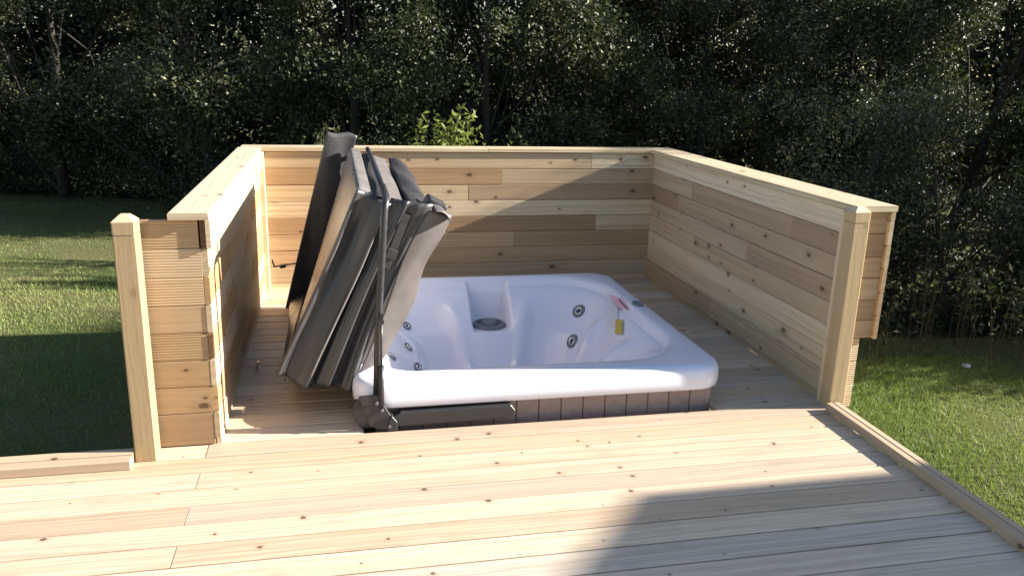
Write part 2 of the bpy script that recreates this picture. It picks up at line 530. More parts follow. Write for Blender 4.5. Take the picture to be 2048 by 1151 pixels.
child(mb, 'outer_cladding', M_wall, rw)
mb = MB()
mb.board((2.722, 3.655, 1.084), (2.70, 5.0, 1.084), .245, .030, (0, 0, 1), (.62, .1, .3)); mb.board((2.70, 5.003, 1.084), (2.69, 6.427, 1.084), .235, .030, (0, 0, 1), (.7, .2, .3))
child(mb, 'coping', M_wall, rw)
mb = MB()      # end grain blocks and short boards closing the end
z = .372
hs = [.10, .115, .12, .115, .125, .117]
for i, hh in enumerate(hs):
    mb.board((2.668, 3.70 + (.004 if i % 2 else 0), z + hh / 2), (2.817, 3.70 + (.004 if i % 2 else 0), z + hh / 2), .03, hh - .002, (0, 0, 1), (random.uniform(.4, .9), random.random(), .4), ch=.003)
    z += hh
child(mb, 'end_boards', M_wall, rw)
mb = MB()
for i in range(3):
    mb.board((2.66, 3.705, -.03 + .134 * i + .065), (2.755, 3.705, -.03 + .134 * i + .065), .03, .131, (0, 0, 1), (.8, .2, .4), ch=.003)
child(mb, 'ribbed_end_panel', M_rib, rw)
mb = MB()
for y in (3.80, 4.7, 5.6, 6.4):
    mb.board((2.70, y, -.5), (2.70, y, 1.06), .07, .045, (0, 1, 0), rnd_t())
child(mb, 'stud', M_rough, rw)
tag(rw, 'shaded low timber wall on the right, joined to the post beside the lawn', 'wall', 'timber screen walls around the hot tub')

# left wall with its return panel towards the post
lw = empty('timber_wall', (-.62, 5.1, 0))
mb = MB()
fr = [3.676, 3.682, 3.676, 3.684, 3.674, 3.677, 3.682, 3.678]
for r in range(8):
    za = Z0 + RP * r; zc = za + RP / 2
    ed = [fr[r], random.uniform(4.4, 5.2), random.uniform(5.5, 5.9), 6.45]
    for i in range(3):
        mb.board((-.569, ed[i] + .001, zc), (-.569, ed[i + 1] - .001, zc), .024, RP - .002, (0, 0, 1), rnd_t(.35), ch=.004)
mb.board((-.567, 3.69, .016), (-.567, 6.44, .016), .022, .036, (0, 0, 1), (.8, .1, .5))
child(mb, 'cladding', M_wall, lw)
mb = MB(); mb.board((-.547, 3.662, 1.003), (-.547, 6.405, 1.003), .02, .128, (0, 0, 1), (.95, .05, .2), ch=.003)
child(mb, 'fascia', M_wall, lw)
mb = MB(); mb.board((-.545, 6.428, .0), (-.545, 6.428, 1.066), .045, .045, (0, 1, 0), (.95, .05, .3), ch=.003)
child(mb, 'corner_batten', M_post, lw)
mb = MB(); clad(mb, 'y', -.71, 3.70, 6.6, -.35, 11, norm=1)
child(mb, 'outer_cladding', M_wall, lw)
mb = MB(); mb.board((-.622, 3.65, 1.084), (-.622, 6.427, 1.084), .166, .030, (0, 0, 1), (.85, .25, .3), ch=.003)
child(mb, 'coping', M_rough, lw)
mb = MB()
tl = [(.1, .95, .6), (.2, .7, .7), (.15, .7, .8), (.1, .8, .8), (.3, .6, .5), (.4, .65, .5), (.45, .5, .3), (.2, .8, .6)]
xr = [-.583, -.583, -.583, -.583, -.583, -.583, -.583, -.59]
for r in range(8):
    za = Z0 + RP * r
    if r == 0: za -= .03
    zb = Z0 + RP * (r + 1) - .002
    mb.board((-.90, 3.69, (za + zb) / 2), (xr[r], 3.69, (za + zb) / 2), .024, zb - za, (0, 0, 1), tl[r], ch=.003, mi=1 if r in (0, 1, 2, 4) else 0)
child(mb, 'return_panel', [M_rib, M_wall], lw)
mb = MB()
mb.prism([(0, 0), (.022, 0), (.022, .125), (0, .125)], (-.5815, 3.672, .938), (1, 0, 0), (0, 0, 1), (0, 1, 0), .04)
mb.prism([(0, 0), (.020, 0), (.022, .11), (0, .11)], (-.581, 3.674, .43), (1, 0, 0), (0, 0, 1), (0, 1, 0), .03)
child(mb, 'end_grain_block', M_dkend, lw)
tag(lw, 'low timber wall on the left with a sunlit top board and a ribbed panel facing the camera', 'wall', 'timber screen walls around the hot tub')

def post(loc, w, h, label, tone, ch=.006, base=-.5):
    t = empty('fence_post', loc)
    mb = MB(); a = w / 2
    mb.board((0, 0, base), (0, 0, h - .085), w, w, (0, 1, 0), (tone, .6, .8), ch=ch)
    mb.build('shaft', M_post, t)
    mb = MB()
    mb.board((0, 0, h - .080), (0, 0, h - .028), w, w, (0, 1, 0), (tone + .05, .55, .8), ch=ch)
    mb.board((0, 0, h - .0852), (0, 0, h - .0798), w - .008, w - .008, (0, 1, 0), (.3, .5, .5), ch=ch)
    # four-way weathered top
    b0 = len(mb.v); zt = h - .028
    for q in ((-a, -a), (a, -a), (a, a), (-a, a)): mb.v.append(Vector((q[0], q[1], zt + .0005)))
    s = a * .38
    for q in ((-s, -s), (s, -s), (s, s), (-s, s)): mb.v.append(Vector((q[0], q[1], h)))
    for i in range(4):
        j = (i + 1) % 4
        mb.face((b0 + i, b0 + j, b0 + 4 + j, b0 + 4 + i), [(1 + i, .0), (1.0 + i, .09), (1.03 + i, .07), (1.03 + i, .02)], (.75, .3, .4))
    mb.face((b0 + 4, b0 + 5, b0 + 6, b0 + 7), [(5, 0), (5.05, 0), (5.05, .05), (5, .05)], (.8, .2, .4))
    mb.build('cap', M_post, t)
    tag(t, label, 'post', 'square timber posts at the front of the walls')
    return t
post((-.861, 3.60, 0), .092, 1.107, 'square pine post with a pointed top on the left, beside the ribbed panel', .05)
post((2.620, 3.666, 0), .092, 1.10, 'square pine post on the right standing between the deck and the lawn', .4)
mb = MB(); mb.board((2.588, 3.728, .0), (2.588, 3.728, 1.06), .024, .028, (0, 1, 0), (.85, .2, .4))
child(mb, 'corner_batten', M_post, rw)

# ------------------------------------------------------------------ hot tub
tub = empty('hot_tub', (1.04, 4.76, 0))
TCX, TCY = 1.04, 4.765
def rrect(an, a, b, r):
    """point on a rounded rectangle in the direction an"""
    c, s = math.cos(an), math.sin(an)
    t = min(a / abs(c) if abs(c) > 1e-9 else 1e9, b / abs(s) if abs(s) > 1e-9 else 1e9)
    x, y = c * t, s * t
    ax, ay = a - r, b - r
    if abs(x) > ax and abs(y) > ay:
        ox, oy = math.copysign(ax, x), math.copysign(ay, y)
        # ray-circle
        B = c * ox + s * oy; Cc = ox * ox + oy * oy - r * r
        t = B + math.sqrt(max(B * B - Cc, 0))
        x, y = c * t, s * t
    return x, y
NA = 400
def outer(an): 
    x, y = rrect(an, .985, 1.035, .16)
    return TCX + x, TCY + y
def inner(an):
    x, y = rrect(an, .845, .885, .40 if math.cos(an) > 0 else .20)
    return 1.05 + x, 4.805 + y
def sstep(a, b, x):
    t = min(max((x - a) / (b - a), 0), 1); return t * t * (3 - 2 * t)
def tub_h(x, y, d):
    """height of the moulded shell at x, y; d = distance in from the inner rim"""
    an = math.atan2(y - 4.8, x - 1.05)
    # backrest slope, seat, footwell; corners are scooped, sides have soft ridges
    cor = .5 - .5 * math.cos(4 * an)             # 1 in the corners
    z = .205 - .03 * sstep(0, .035, d)
    z -= .27 * sstep(.01, .34 + .06 * cor, d)
    z -= .24 * sstep(.27, .44 + .04 * cor, d)
    z -= .38 * sstep(.56 + .05 * cor, .70 + .05 * cor, d)
    z += .07 * math.exp(-((cor - .42) / .18) ** 2) * sstep(.08, .25, d) * (1 - sstep(.42, .62, d))
    z -= .05 * cor * sstep(.05, .25, d) * (1 - sstep(.45, .6, d))
    # filter alcove in the back wall
    ax = sstep(.915, .945, x) * (1 - sstep(1.185, 1.215, x))
    ay = sstep(5.36, 5.40, y) * (1 - sstep(5.675, 5.700, y))
    k = ax * ay
    if k > 0:
        z = min(z, z * (1 - k) + (-.09) * k) if y > 5.42 else z * (1 - k) + min(z, -.09) * k
    return z
mb = MB()
rings = []
lip = [(-.035, .106), (-.008, .106), (.0, .114), (.003, .15), (.001, .190), (-.006, .211), (-.022, .226), (-.045, .231)]   # outward offset, z
def ring_pts(kind, q):
    pts = []
    for i in range(NA):
        an = 2 * math.pi * i / NA + .0001
        ox, oy = outer(an)
        dx, dy = ox - TCX, oy - TCY; L = math.hypot(dx, dy)
        ix, iy = inner(an)
        if kind == 'lip':
            pts.append((ox + dx / L * q[0], oy + dy / L * q[0], q[1]))
        elif kind == 'top':
            sx, sy = ox - dx / L * .045, oy - dy / L * .045
            pts.append((sx + (ix - sx) * q, sy + (iy - sy) * q, .232 + .002 * math.sin(math.pi * q) - .008 * q ** 6))
        else:
            x = 1.05 + (ix - 1.05) * q; y = 4.805 + (iy - 4.805) * q
            Li = math.hypot(ix - 1.05, iy - 4.805)
            d = (1 - q) * min(Li, .95)
            pts.append((x, y, tub_h(x, y, d) + .015 * (1 - sstep(0, .03, d))))
    return pts
for q in lip: rings.append(ring_pts('lip', q))
for q in (.1, .25, .45, .65, .82, .93): rings.append(ring_pts('top', q))
for i in range(0, 90): rings.append(ring_pts('in', 1 - (i / 90) ** 1.2 * .985 - .0008))
base = 0
for rg in rings: mb.v += [Vector(p) for p in rg]
for k in range(len(rings) - 1):
    for i in range(NA):
        j = (i + 1) % NA
        mb.face((k * NA + i, k * NA + j, (k + 1) * NA + j, (k + 1) * NA + i))
mb.face([(len(rings) - 1) * NA + i for i in range(NA)])
child(mb, 'shell', M_acryl, tub, smooth=True)
# skirt panels: tongue-and-groove front
mb = MB()
def skirt_side(p0, p1, nrm):
    p0 = Vector(p0); p1 = Vector(p1); L = (p1 - p0).length; d = (p1 - p0) / L
    n = round(L / .118)
    for i in range(n):
        a = p0 + d * (L * i / n + .002); b_ = p0 + d * (L * (i + 1) / n - .002)
        mid = (a + b_) / 2 - Vector(nrm) * .01
        mb.board(mid + Vector((0, 0, -.5)), mid + Vector((0, 0, .1)), (b_ - a).length, .02, nrm, (.5, .5, .5), ch=.003)
skirt_side((.16, 3.80, 0), (1.965, 3.80, 0), (0, -1, 0))
skirt_side((1.985, 3.83, 0), (1.985, 5.7, 0), (1, 0, 0))
child(mb, 'skirt_panel', M_skirt, tub)

def tub_surf(px_ray_o, px_ray_d):
    """march a ray to the moulded shell; returns point and normal"""
    o = Vector(px_ray_o); d = Vector(px_ray_d).normalized()
    t = 3.0
    def hh(x, y):
        an = math.atan2(y - 4.805, x - 1.05)
        ix, iy = inner(an); Li = math.hypot(ix - 1.05, iy - 4.805)
        q = math.hypot(x - 1.05, y - 4.805) / Li
        return .23 if q >= 1 else tub_h(x, y, (1 - q) * min(Li, .95))
    while t < 9:
        p = o + d * t
        if p.z < hh(p.x, p.y): break
        t += .003
    e = .02
    nx = (hh(p.x - e, p.y) - hh(p.x + e, p.y)) / (2 * e); ny = (hh(p.x, p.y - e) - hh(p.x, p.y + e)) / (2 * e)
    return p, Vector((nx, ny, 1)).normalized()
def disc_frame(nrm):
    x = nrm.orthogonal().normalized(); return x, nrm.cross(x)
def jet(p, nrm, r):
    x, y = disc_frame(nrm)
    def lathe(mb, prof, n=24):
        def fn(u, v):
            k = v * (len(prof) - 1); i = min(int(k), len(prof) - 2); f = k - i
            rr = prof[i][0] * (1 - f) + prof[i + 1][0] * f; zz = prof[i][1] * (1 - f) + prof[i + 1][1] * f
            an = 2 * math.pi * u
            return p + (x * math.cos(an) + y * math.sin(an)) * rr + nrm * zz
        mb.grid(fn, n, len(prof) - 1, closed_u=True)
    mb = MB(); lathe(mb, [(r, -.01), (r, .006), (r * .9, .011), (r * .72, .011), (r * .66, .004), (r * .6, .002)])
    j = child(mb, 'jet', M_grpl, tub, smooth=True)
    mb = MB(); lathe(mb, [(r * .6, .001), (r * .6, .012), (r * .45, .014), (r * .36, .006)])
    c = mb.build('ring', M_chrome, smooth=True); c.parent = j
    mb = MB(); lathe(mb, [(r * .40, .007), (r * .2, .004), (.001, .004)])
    c = mb.build('nozzle', M_dkpl, smooth=True); c.parent = j
    return j
def ray_dir(px, py):
    return rt * ((px - 1024) / 1627.6) - up * ((py - 575.5) / 1627.6) + fw
CAMP = (0, 0, 1.75)
JETS = [((1158, 622), .052), ((1145, 682), .052), ((813, 652), .034), ((816, 694), .034), ((782, 712), .034), ((835, 735), .034)]
for q, r in JETS:
    p, nr = tub_surf(CAMP, ray_dir(*q))
    jet(p, nr, r)
# filter in the alcove
mb = MB()
fc = Vector((1.065, 5.555, -.085))
def fl(prof, n=32):
    def fn(u, v):
        k = v * (len(prof) - 1); i = min(int(k), len(prof) - 2); f = k - i
        an = 2 * math.pi * u
        rr = prof[i][0] * (1 - f) + prof[i + 1][0] * f
        return fc + Vector((math.cos(an) * rr, math.sin(an) * rr, prof[i][1] * (1 - f) + prof[i + 1][1] * f))
    return fn
pr = [(.118, -.03), (.118, .012), (.105, .02), (.09, .02), (.085, .008), (.06, .008), (.055, .03), (.04, .036), (.001, .036)]
mb.grid(fl(pr), 32, len(pr) - 1, closed_u=True)
for i in range(10):
    an = 2 * math.pi * i / 10
    mb.board(fc + Vector((math.cos(an) * .05, math.sin(an) * .05, .016)), fc + Vector((math.cos(an) * .1, math.sin(an) * .1, .016)), .008, .008, (0, 0, 1))
child(mb, 'filter_lid', M_grpl, tub, smooth=False)
# stickers on the right slope, and the small recessed control
def decal(corners, name, mat, lift):
    mb = MB()
    n = 6
    def fn(u, v):
        ax = corners[0][0] + (corners[1][0] - corners[0][0]) * u; ay = corners[0][1] + (corners[1][1] - corners[0][1]) * u
        bx = corners[3][0] + (corners[2][0] - corners[3][0]) * u; by = corners[3][1] + (corners[2][1] - corners[3][1]) * u
        p, nr = tub_surf(CAMP, ray_dir(ax + (bx - ax) * v, ay + (by - ay) * v))
        return p + nr * lift
    mb.grid(fn, n, n)
    return child(mb, name, mat, tub, smooth=True)
decal([(1219, 606), (1236, 612), (1238, 655), (1217, 652)], 'sticker', M_clear, .008)
decal([(1219, 590), (1245, 597), (1264, 621), (1236, 618)], 'warning_sticker', M_red, .010)
decal([(1238, 600), (1242, 600), (1259, 619), (1256, 620)], 'sticker_print', M_ink, .013)
decal([(1233, 640), (1247, 641), (1247, 670), (1232, 669)], 'yellow_sticker', M_yel, .011)
mb = MB()
cc = Vector((1.945, 4.90, .236))
def cfn(u, v):
    an = 2 * math.pi * u
    prof = [(.05, -.01), (.05, .006), (.04, .010), (.03, .004), (.001, .004)]
    k = v * 4; i = min(int(k), 3); f = k - i
    rr = prof[i][0] * (1 - f) + prof[i + 1][0] * f
    return cc + Vector((math.cos(an) * rr * .7, math.sin(an) * rr * 1.2, prof[i][1] * (1 - f) + prof[i + 1][1] * f))
mb.grid(cfn, 24, 4, closed_u=True)
child(mb, 'air_valve', M_grpl, tub, smooth=True)
tag(tub, 'white acrylic hot tub with brown panelled skirt sunk into the deck', 'hot tub')

# ------------------------------------------------------------------ folded cover on its lifter
cov = empty('hot_tub_cover', (.05, 4.9, 0))
E_ = Vector((.40, 0, .9165)); N_ = Vector((.9165, 0, -.40)); O_ = Vector((.105, 0, 1.165))
def P(n, e, y):
    # the stack hangs a little straighter towards its far end
    t = min(max((y - 3.9) / 1.95, 0), 1)
    a = .4115 - .115 * t
    return O_ + Vector((math.cos(a), 0, -math.sin(a))) * n + Vector((math.sin(a), 0, math.cos(a))) * e + Vector((0, y, 0))
def elow(y): return -.95 - .19 * min(max((y - 3.9) / 1.95, 0), 1)
def slab(n0, n1, e0, short, y0, y1, name, mat):
    mb = MB(); K = 8
    for k in range(K + 1):
        y = y0 + (y1 - y0) * k / K; e1 = elow(y) + short
        for n, e in ((n0, e0), (n1, e0), (n1, e1), (n0, e1)): mb.v.append(P(n, e, y))
    for k in range(K):
        for i in range(4):
            j = (i + 1) % 4
            mb.face((4 * k + i, 4 * k + j, 4 * k + 4 + j, 4 * k + 4 + i))
    mb.face((3, 2, 1, 0)); mb.face([4 * K + i for i in range(4)])
    o = child(mb, name, mat, cov, bevel=.02)
    return o
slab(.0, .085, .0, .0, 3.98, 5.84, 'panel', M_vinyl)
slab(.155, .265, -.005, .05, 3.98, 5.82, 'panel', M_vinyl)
# fabric fold between the halves at the top
mb = MB()
def foldfn(u, v):
    n = .075 + .10 * u
    return P(n, -.035 + .028 * math.sin(math.pi * u) * (1 + .25 * math.sin(v * 9)), 4.0 + 1.8 * v)
mb.grid(foldfn, 10, 30)
child(mb, 'hinge_fold', M_vinyl_d, cov, smooth=True)

def sheet(name, mat, fn, nu, nv, thick=.006):
    mb = MB(); mb.grid(fn, nu, nv)
    o = child(mb, name, mat, cov, smooth=True)
    md = o.modifiers.new('solid', 'SOLIDIFY'); md.thickness = thick; md.offset = 0
    return o
def interp(tab, x):
    if x <= tab[0][0]: return tab[0][1]
    for (a, b_), (c2, d) in zip(tab, tab[1:]):
        if x <= c2:
            t = (x - a) / (c2 - a); t = t * t * (3 - 2 * t)
            return b_ + (d - b_) * t
    return tab[-1][1]
# skirt of the near end: hanging folds
TABL = [(0, .012), (.006, .0), (.03, .040), (.038, .052), (.09, .036), (.145, .014), (.153, .012), (.166, .05), (.18, .07)]
def near_left(u, v):
    n = -.004 + .182 * u; e = .0 - 1.0 * v
    amp = (.3 + .7 * sstep(0, .22, v)) * (.85 + .35 * v + .1 * math.sin(6 * v))
    y = 3.885 + interp(TABL, .18 * u) * amp + .010 * math.sin(4.5 * v + 5 * u) + .004 * math.sin(10 * v - 4 * u)
    e2 = e - .04 * u * v + .004 * math.sin(u * 9) * v
    return P(n + .01 * math.sin(5 * v) * v, e2 - .005, y)
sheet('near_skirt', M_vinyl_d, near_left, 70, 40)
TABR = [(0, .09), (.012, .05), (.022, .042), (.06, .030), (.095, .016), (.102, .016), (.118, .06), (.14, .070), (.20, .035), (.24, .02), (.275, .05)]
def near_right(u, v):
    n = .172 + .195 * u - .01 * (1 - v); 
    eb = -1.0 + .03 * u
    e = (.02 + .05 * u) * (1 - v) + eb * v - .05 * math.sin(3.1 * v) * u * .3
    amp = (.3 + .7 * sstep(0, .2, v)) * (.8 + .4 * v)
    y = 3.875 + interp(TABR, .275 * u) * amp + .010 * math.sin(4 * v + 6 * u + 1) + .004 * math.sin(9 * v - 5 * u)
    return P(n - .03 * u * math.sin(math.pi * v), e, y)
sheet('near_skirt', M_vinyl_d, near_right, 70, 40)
mb = MB()
for n, y in ((.006, 3.905), (.150, 3.893)):
    mb.tube([P(n + .008 * math.sin(5 * k / 14), -.01 - .98 * k / 14, y - .008 * k / 14 + .004 * math.sin(k)) for k in range(15)], .0055, 6)
child(mb, 'piping', M_vinyl, cov, smooth=True)
mb = MB()
mb.board(P(.255, -.02, 3.862), P(.262, -.30, 3.852), .035, .006, (0, -1, 0))
mb.prism([(.238, -.20), (.285, -.20), (.285, -.245), (.238, -.245)], P(0, 0, 3.838), N_, E_, (0, 1, 0), .018)
child(mb, 'strap', M_vinyl_d, cov, bevel=.003)
# right-hand flap: pale, hanging off the right half
def right_flap(u, v):
    n = .352 + (.128 - .035 * v) * u - .014 * math.sin(v * 6) + .008 * math.sin(13 * v) * u; e = .045 * (1 - v) + (-.86 + .10 * u) * v
    y = 3.852 + .045 * (1 - u) ** 2 + .13 * u + .01 * math.sin(9 * v + 3 * u)
    return P(n + .02 * math.sin(math.pi * v) * (u - .6), e, y)
sheet('side_flap', M_taupe, right_flap, 16, 40)
def top_flap(u, v):
    return P(.37 + .10 * u, .05 + .022 * math.sin(u * 3) - .03 * u, 3.84 + .20 * v + .03 * u)
sheet('side_flap', M_taupe, top_flap, 10, 8)
# long skirt bunched along the right half, and its bright top
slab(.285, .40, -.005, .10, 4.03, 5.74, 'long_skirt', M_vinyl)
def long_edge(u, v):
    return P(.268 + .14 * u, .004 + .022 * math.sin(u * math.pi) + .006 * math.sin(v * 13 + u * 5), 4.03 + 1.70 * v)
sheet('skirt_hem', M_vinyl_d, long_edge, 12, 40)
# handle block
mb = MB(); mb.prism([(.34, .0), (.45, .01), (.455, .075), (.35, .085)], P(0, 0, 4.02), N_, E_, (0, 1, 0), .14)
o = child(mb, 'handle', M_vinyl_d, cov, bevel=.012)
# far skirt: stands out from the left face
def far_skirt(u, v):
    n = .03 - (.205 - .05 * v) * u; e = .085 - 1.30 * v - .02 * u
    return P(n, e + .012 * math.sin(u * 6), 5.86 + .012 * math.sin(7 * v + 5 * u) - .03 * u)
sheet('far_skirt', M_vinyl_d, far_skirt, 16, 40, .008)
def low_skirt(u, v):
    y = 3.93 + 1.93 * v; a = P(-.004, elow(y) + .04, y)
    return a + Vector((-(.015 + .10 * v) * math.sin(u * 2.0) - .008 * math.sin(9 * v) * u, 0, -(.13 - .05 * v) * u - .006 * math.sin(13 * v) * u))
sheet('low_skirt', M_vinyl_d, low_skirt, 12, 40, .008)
mb = MB()
mb.board((-.44, 5.82, .325), (-.29, 5.82, .345), .035, .006, (0, 0, 1))
mb.board((-.44, 5.82, .322), (-.452, 5.82, .372), .035, .008, (1, 0, 0))
mb.board((-.40, 5.82, .324), (-.36, 5.82, .330), .045, .022, (0, 0, 1))
child(mb, 'strap_clip', M_dkpl, cov)
tag(cov, 'grey vinyl hot tub cover folded in half and hung upright beside the tub', 'tub cover')

lf = empty('cover_lifter', (.19, 3.74, 0))
mb = MB()
mb.tube([(.165, 3.735, .15), (.178, 3.735, .5), (.197, 3.735, .8), (.217, 3.735, 1.09), (.225, 3.75, 1.128), (.228, 3.80, 1.143), (.23, 4.1, 1.145)], .0175, 14)
child(mb, 'arm', M_black, lf, smooth=True)
mb = MB(); mb.tube([(.23, 4.1, 1.145), (.23, 5.9, 1.145)], .016, 12); child(mb, 'crossbar', M_black, lf, smooth=True)
mb = MB(); mb.tube([(.188, 3.705, .12), (.190, 3.705, .34)], .0125, 12)
gs = child(mb, 'gas_strut', M_black, lf, smooth=True)
mb = MB(); mb.tube([(.190, 3.705, .34), (.193, 3.705, .565)], .006, 10); c = mb.build('rod', M_dkpl, gs, smooth=True); c.matrix_parent_inverse = gs.matrix_parent_inverse.copy(); c.matrix_parent_inverse = Matrix()
mb = MB(); mb.tube([(.193, 3.69, .565), (.193, 3.74, .565)], .013, 12); mb.board((.185, 3.72, .555), (.2, 3.72, .60), .02, .03, (0, 1, 0))
child(mb, 'clamp', M_black, lf)
mb = MB()
mb.prism([(.078, .19), (.165, .195), (.262, .03), (.262, .006), (.215, .004), (.13, .03)], (0, 3.70, 0), (1, 0, 0), (0, 0, 1), (0, 1, 0), .012)
mb.prism([(.262, .006), (.262, .05), (.235, .085), (.225, .06), (.215, .006)], (0, 3.688, 0), (1, 0, 0), (0, 0, 1), (0, 1, 0), .045)
mb.prism([(.05, .12), (.06, .15), (.09, .15), (.13, .05), (.13, .006), (.09, .008), (.055, .05)], (0, 3.735, 0), (1, 0, 0), (0, 0, 1), (0, 1, 0), .04)
child(mb, 'pivot_bracket', M_black, lf, bevel=.003)
for x, z in ((.165, .155), (.190, .115), (.225, .03)):
    mb = MB(); mb.tube([(x, 3.70, z), (x, 3.686, z)], .008, 6)
    child(mb, 'bolt', M_grpl, lf)
mb = MB()
mb.prism([(.24, .012), (.78, .022), (.855, .040), (.860, .062), (.835, .095), (.28, .088), (.24, .07)], (0, 3.712, 0), (1, 0, 0), (0, 0, 1), (0, 1, 0), .055)
child(mb, 'base_rail', M_black, lf, bevel=.008)
tag(lf, 'black steel cover lifter with arm, gas strut and base rail at the tub front corner', 'cover lifter')

# small things
mb = MB()
mb.tube([(0, 0, 0), (0, 0, .012)], .016, 6); mb.tube([(0, 0, .012), (.004, .0, .05)], .007, 8)
bo = mb.build('coach_bolt', M_chrome); bo.location = (-.475, 4.64, 0.0)
tag(bo, 'small shiny bolt standing on the shaded deck beside the left wall', 'bolt')
b2 = bmesh.new(); bmesh.ops.create_icosphere(b2, subdivisions=3, radius=.035)
for v in b2.verts: v.co *= 1 + .18 * math.sin(v.co.x * 60) * math.cos(v.co.y * 47); v.co.z *= .5
me = bpy.data.meshes.new('stone'); b2.to_mesh(me); b2.free(); me.materials.append(M_stone)
st = bpy.data.objects.new('stone', me); st.location = (5.03, 5.36, -.54); COL.objects.link(st)
tag(st, 'small pale stone on the shaded right-hand lawn', 'stone')

# ------------------------------------------------------------------ vegetation
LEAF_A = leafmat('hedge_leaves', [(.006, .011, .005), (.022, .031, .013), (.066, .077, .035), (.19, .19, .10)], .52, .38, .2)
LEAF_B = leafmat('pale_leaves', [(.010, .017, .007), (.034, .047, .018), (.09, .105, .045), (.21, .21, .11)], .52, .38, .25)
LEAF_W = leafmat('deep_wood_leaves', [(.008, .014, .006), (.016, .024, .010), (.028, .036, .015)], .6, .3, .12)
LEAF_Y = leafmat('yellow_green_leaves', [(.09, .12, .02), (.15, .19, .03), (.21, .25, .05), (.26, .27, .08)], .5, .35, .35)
M_bark, nt, b = newmat('bark'); g = N(nt)
tc = g.n('ShaderNodeTexCoord').outputs['Object']
mp = g.n('ShaderNodeMapping'); g.link(tc, mp.inputs[0]); mp.inputs['Scale'].default_value = (22, 22, 4)
nz = g.noise(mp.outputs[0], 1, 5, .65)
g.link(g.mix(g.maprange(nz, .3, .7), (.014, .012, .009, 1), (.045, .038, .030, 1)), b.inputs['Base Color'])
b.inputs['Roughness'].default_value = .9; g.bump(nz, .7, .02, b)

def leaf_mesh(name, centers, size, mat, rg, parent=None, up=.35, tint=None, wid=.55):
    n = len(centers)
    nr = rg.normal(0, 1, (n, 3)); nr[:, 2] += up * 2; nr /= np.linalg.norm(nr, axis=1)[:, None]
    a = rg.normal(0, 1, (n, 3)); a -= nr * (a * nr).sum(1)[:, None]; a /= np.linalg.norm(a, axis=1)[:, None]
    s = np.cross(nr, a)
    L = (size * rg.uniform(.6, 1.3, n))[:, None]
    W = L * wid * .5
    base = centers - a * L * .5
    tip = centers + a * L * .5
    le = centers + s * W + nr * L * .10; ri = centers - s * W + nr * L * .10
    V = np.stack([base, le, tip, ri], 1).reshape(-1, 3)
    i = np.arange(n) * 4
    F1 = np.c_[i, i + 1, i + 2]; F2 = np.c_[i, i + 2, i + 3]
    F = np.stack([F1, F2], 1).reshape(-1, 3)
    t = rg.random(n) if tint is None else tint
    T = np.repeat(np.c_[t, t, t], 2, axis=0)
    return np_mesh(name, V, F, T, mat, parent)

def make_tree(name, seed, rad, zlo, zhi, n_twig, per, leaf, mat, trunk_r, limbs=12, spread=.2):
    """multi-stemmed tree: a tapered trunk, limbs that run to leaf clumps spread through the crown's volume"""
    rg = np.random.default_rng(seed)
    t = empty(name)
    # clump centres, kept with a bumpy density so that holes stay open
    c = rg.normal(0, 1, (n_twig * 4, 3)); c /= np.linalg.norm(c, axis=1)[:, None]
    rr = rg.uniform(.35, 1, len(c)) ** .55
    bump = 1 + .22 * np.sin(c[:, 0] * 5 + seed) * np.sin(c[:, 1] * 4 + 2 * seed) + .15 * np.sin(c[:, 2] * 7 + seed)
    zc = (zlo + zhi) / 2; hz = (zhi - zlo) / 2
    pw = np.sign(c[:, 2]) * np.abs(c[:, 2]) ** .75
    p = np.c_[c[:, 0] * rad * rr * bump, c[:, 1] * rad * rr * bump, zc + pw * hz * rr]
    den = np.sin(p[:, 0] * 2.9 + seed) + np.sin(p[:, 1] * 3.3 + seed * 2) + np.sin(p[:, 2] * 3.7 + seed * 3)
    keep = np.argsort(-(den + rg.normal(0, .5, len(den))))[:n_twig]
    p = p[keep]
    idx = np.repeat(np.arange(n_twig), per)
    # leaves hang along short sprays
    sd_ = rg.normal(0, 1, (n_twig, 3)); sd_[:, 2] -= .2; sd_ /= np.linalg.norm(sd_, axis=1)[:, None]
    along = rg.uniform(-1, 1, len(idx))[:, None] * spread * 1.3
    cen = p[idx] + sd_[idx] * along + rg.normal(0, spread * .42, (len(idx), 3))
    tone = np.clip(rg.normal(.45, .2, n_twig)[idx] + rg.normal(0, .18, len(idx)), 0, 1)
    cr = leaf_mesh('crown', cen, leaf, mat, rg, t, tint=tone)
    mb = MB()
    lean = rg.normal(0, .15, 2)
    pts = [Vector((lean[0] * k * rad * .3 + .05 * math.sin(k * 2 + seed), lean[1] * k * rad * .3, -.55 + (zhi * .8 + .55) * k / 6)) for k in range(7)]
    mb.tube(pts, [trunk_r * (1.25 - .17 * k) for k in range(7)], 9)
    for k in range(limbs):
        e = Vector(p[rg.integers(n_twig)])
        f = rg.uniform(.05, .8)
        s0 = pts[int(f * 6)]
        mid = s0.lerp(e, .5) + Vector(rg.normal(0, .12, 3)) + Vector((0, 0, .12))
        r = trunk_r * (.5 - .3 * f)
        mb.tube([s0, s0.lerp(mid, .5), mid, mid.lerp(e, .6), e], [r, r * .75, r * .5, r * .32, r * .12], 5, cap=False)
    mb.build('trunk', M_bark, t, smooth=True)
    return t
def dup(root, loc, rz, sc=1.0):
    r = root.copy(); COL.objects.link(r)
    r.location = loc; r.rotation_euler = (0, 0, rz); r.scale = (sc, sc, sc)
    for ch in root.children:
        c = ch.copy(); COL.objects.link(c); c.parent = r
    return r
T_A = make_tree('hedge_tree', 3, 1.9, -.5, 4.6, 1200, 52, .062, LEAF_A, .09)
T_B = make_tree('hedge_tree', 8, 1.8, -.5, 4.3, 1100, 52, .064, LEAF_A, .08)
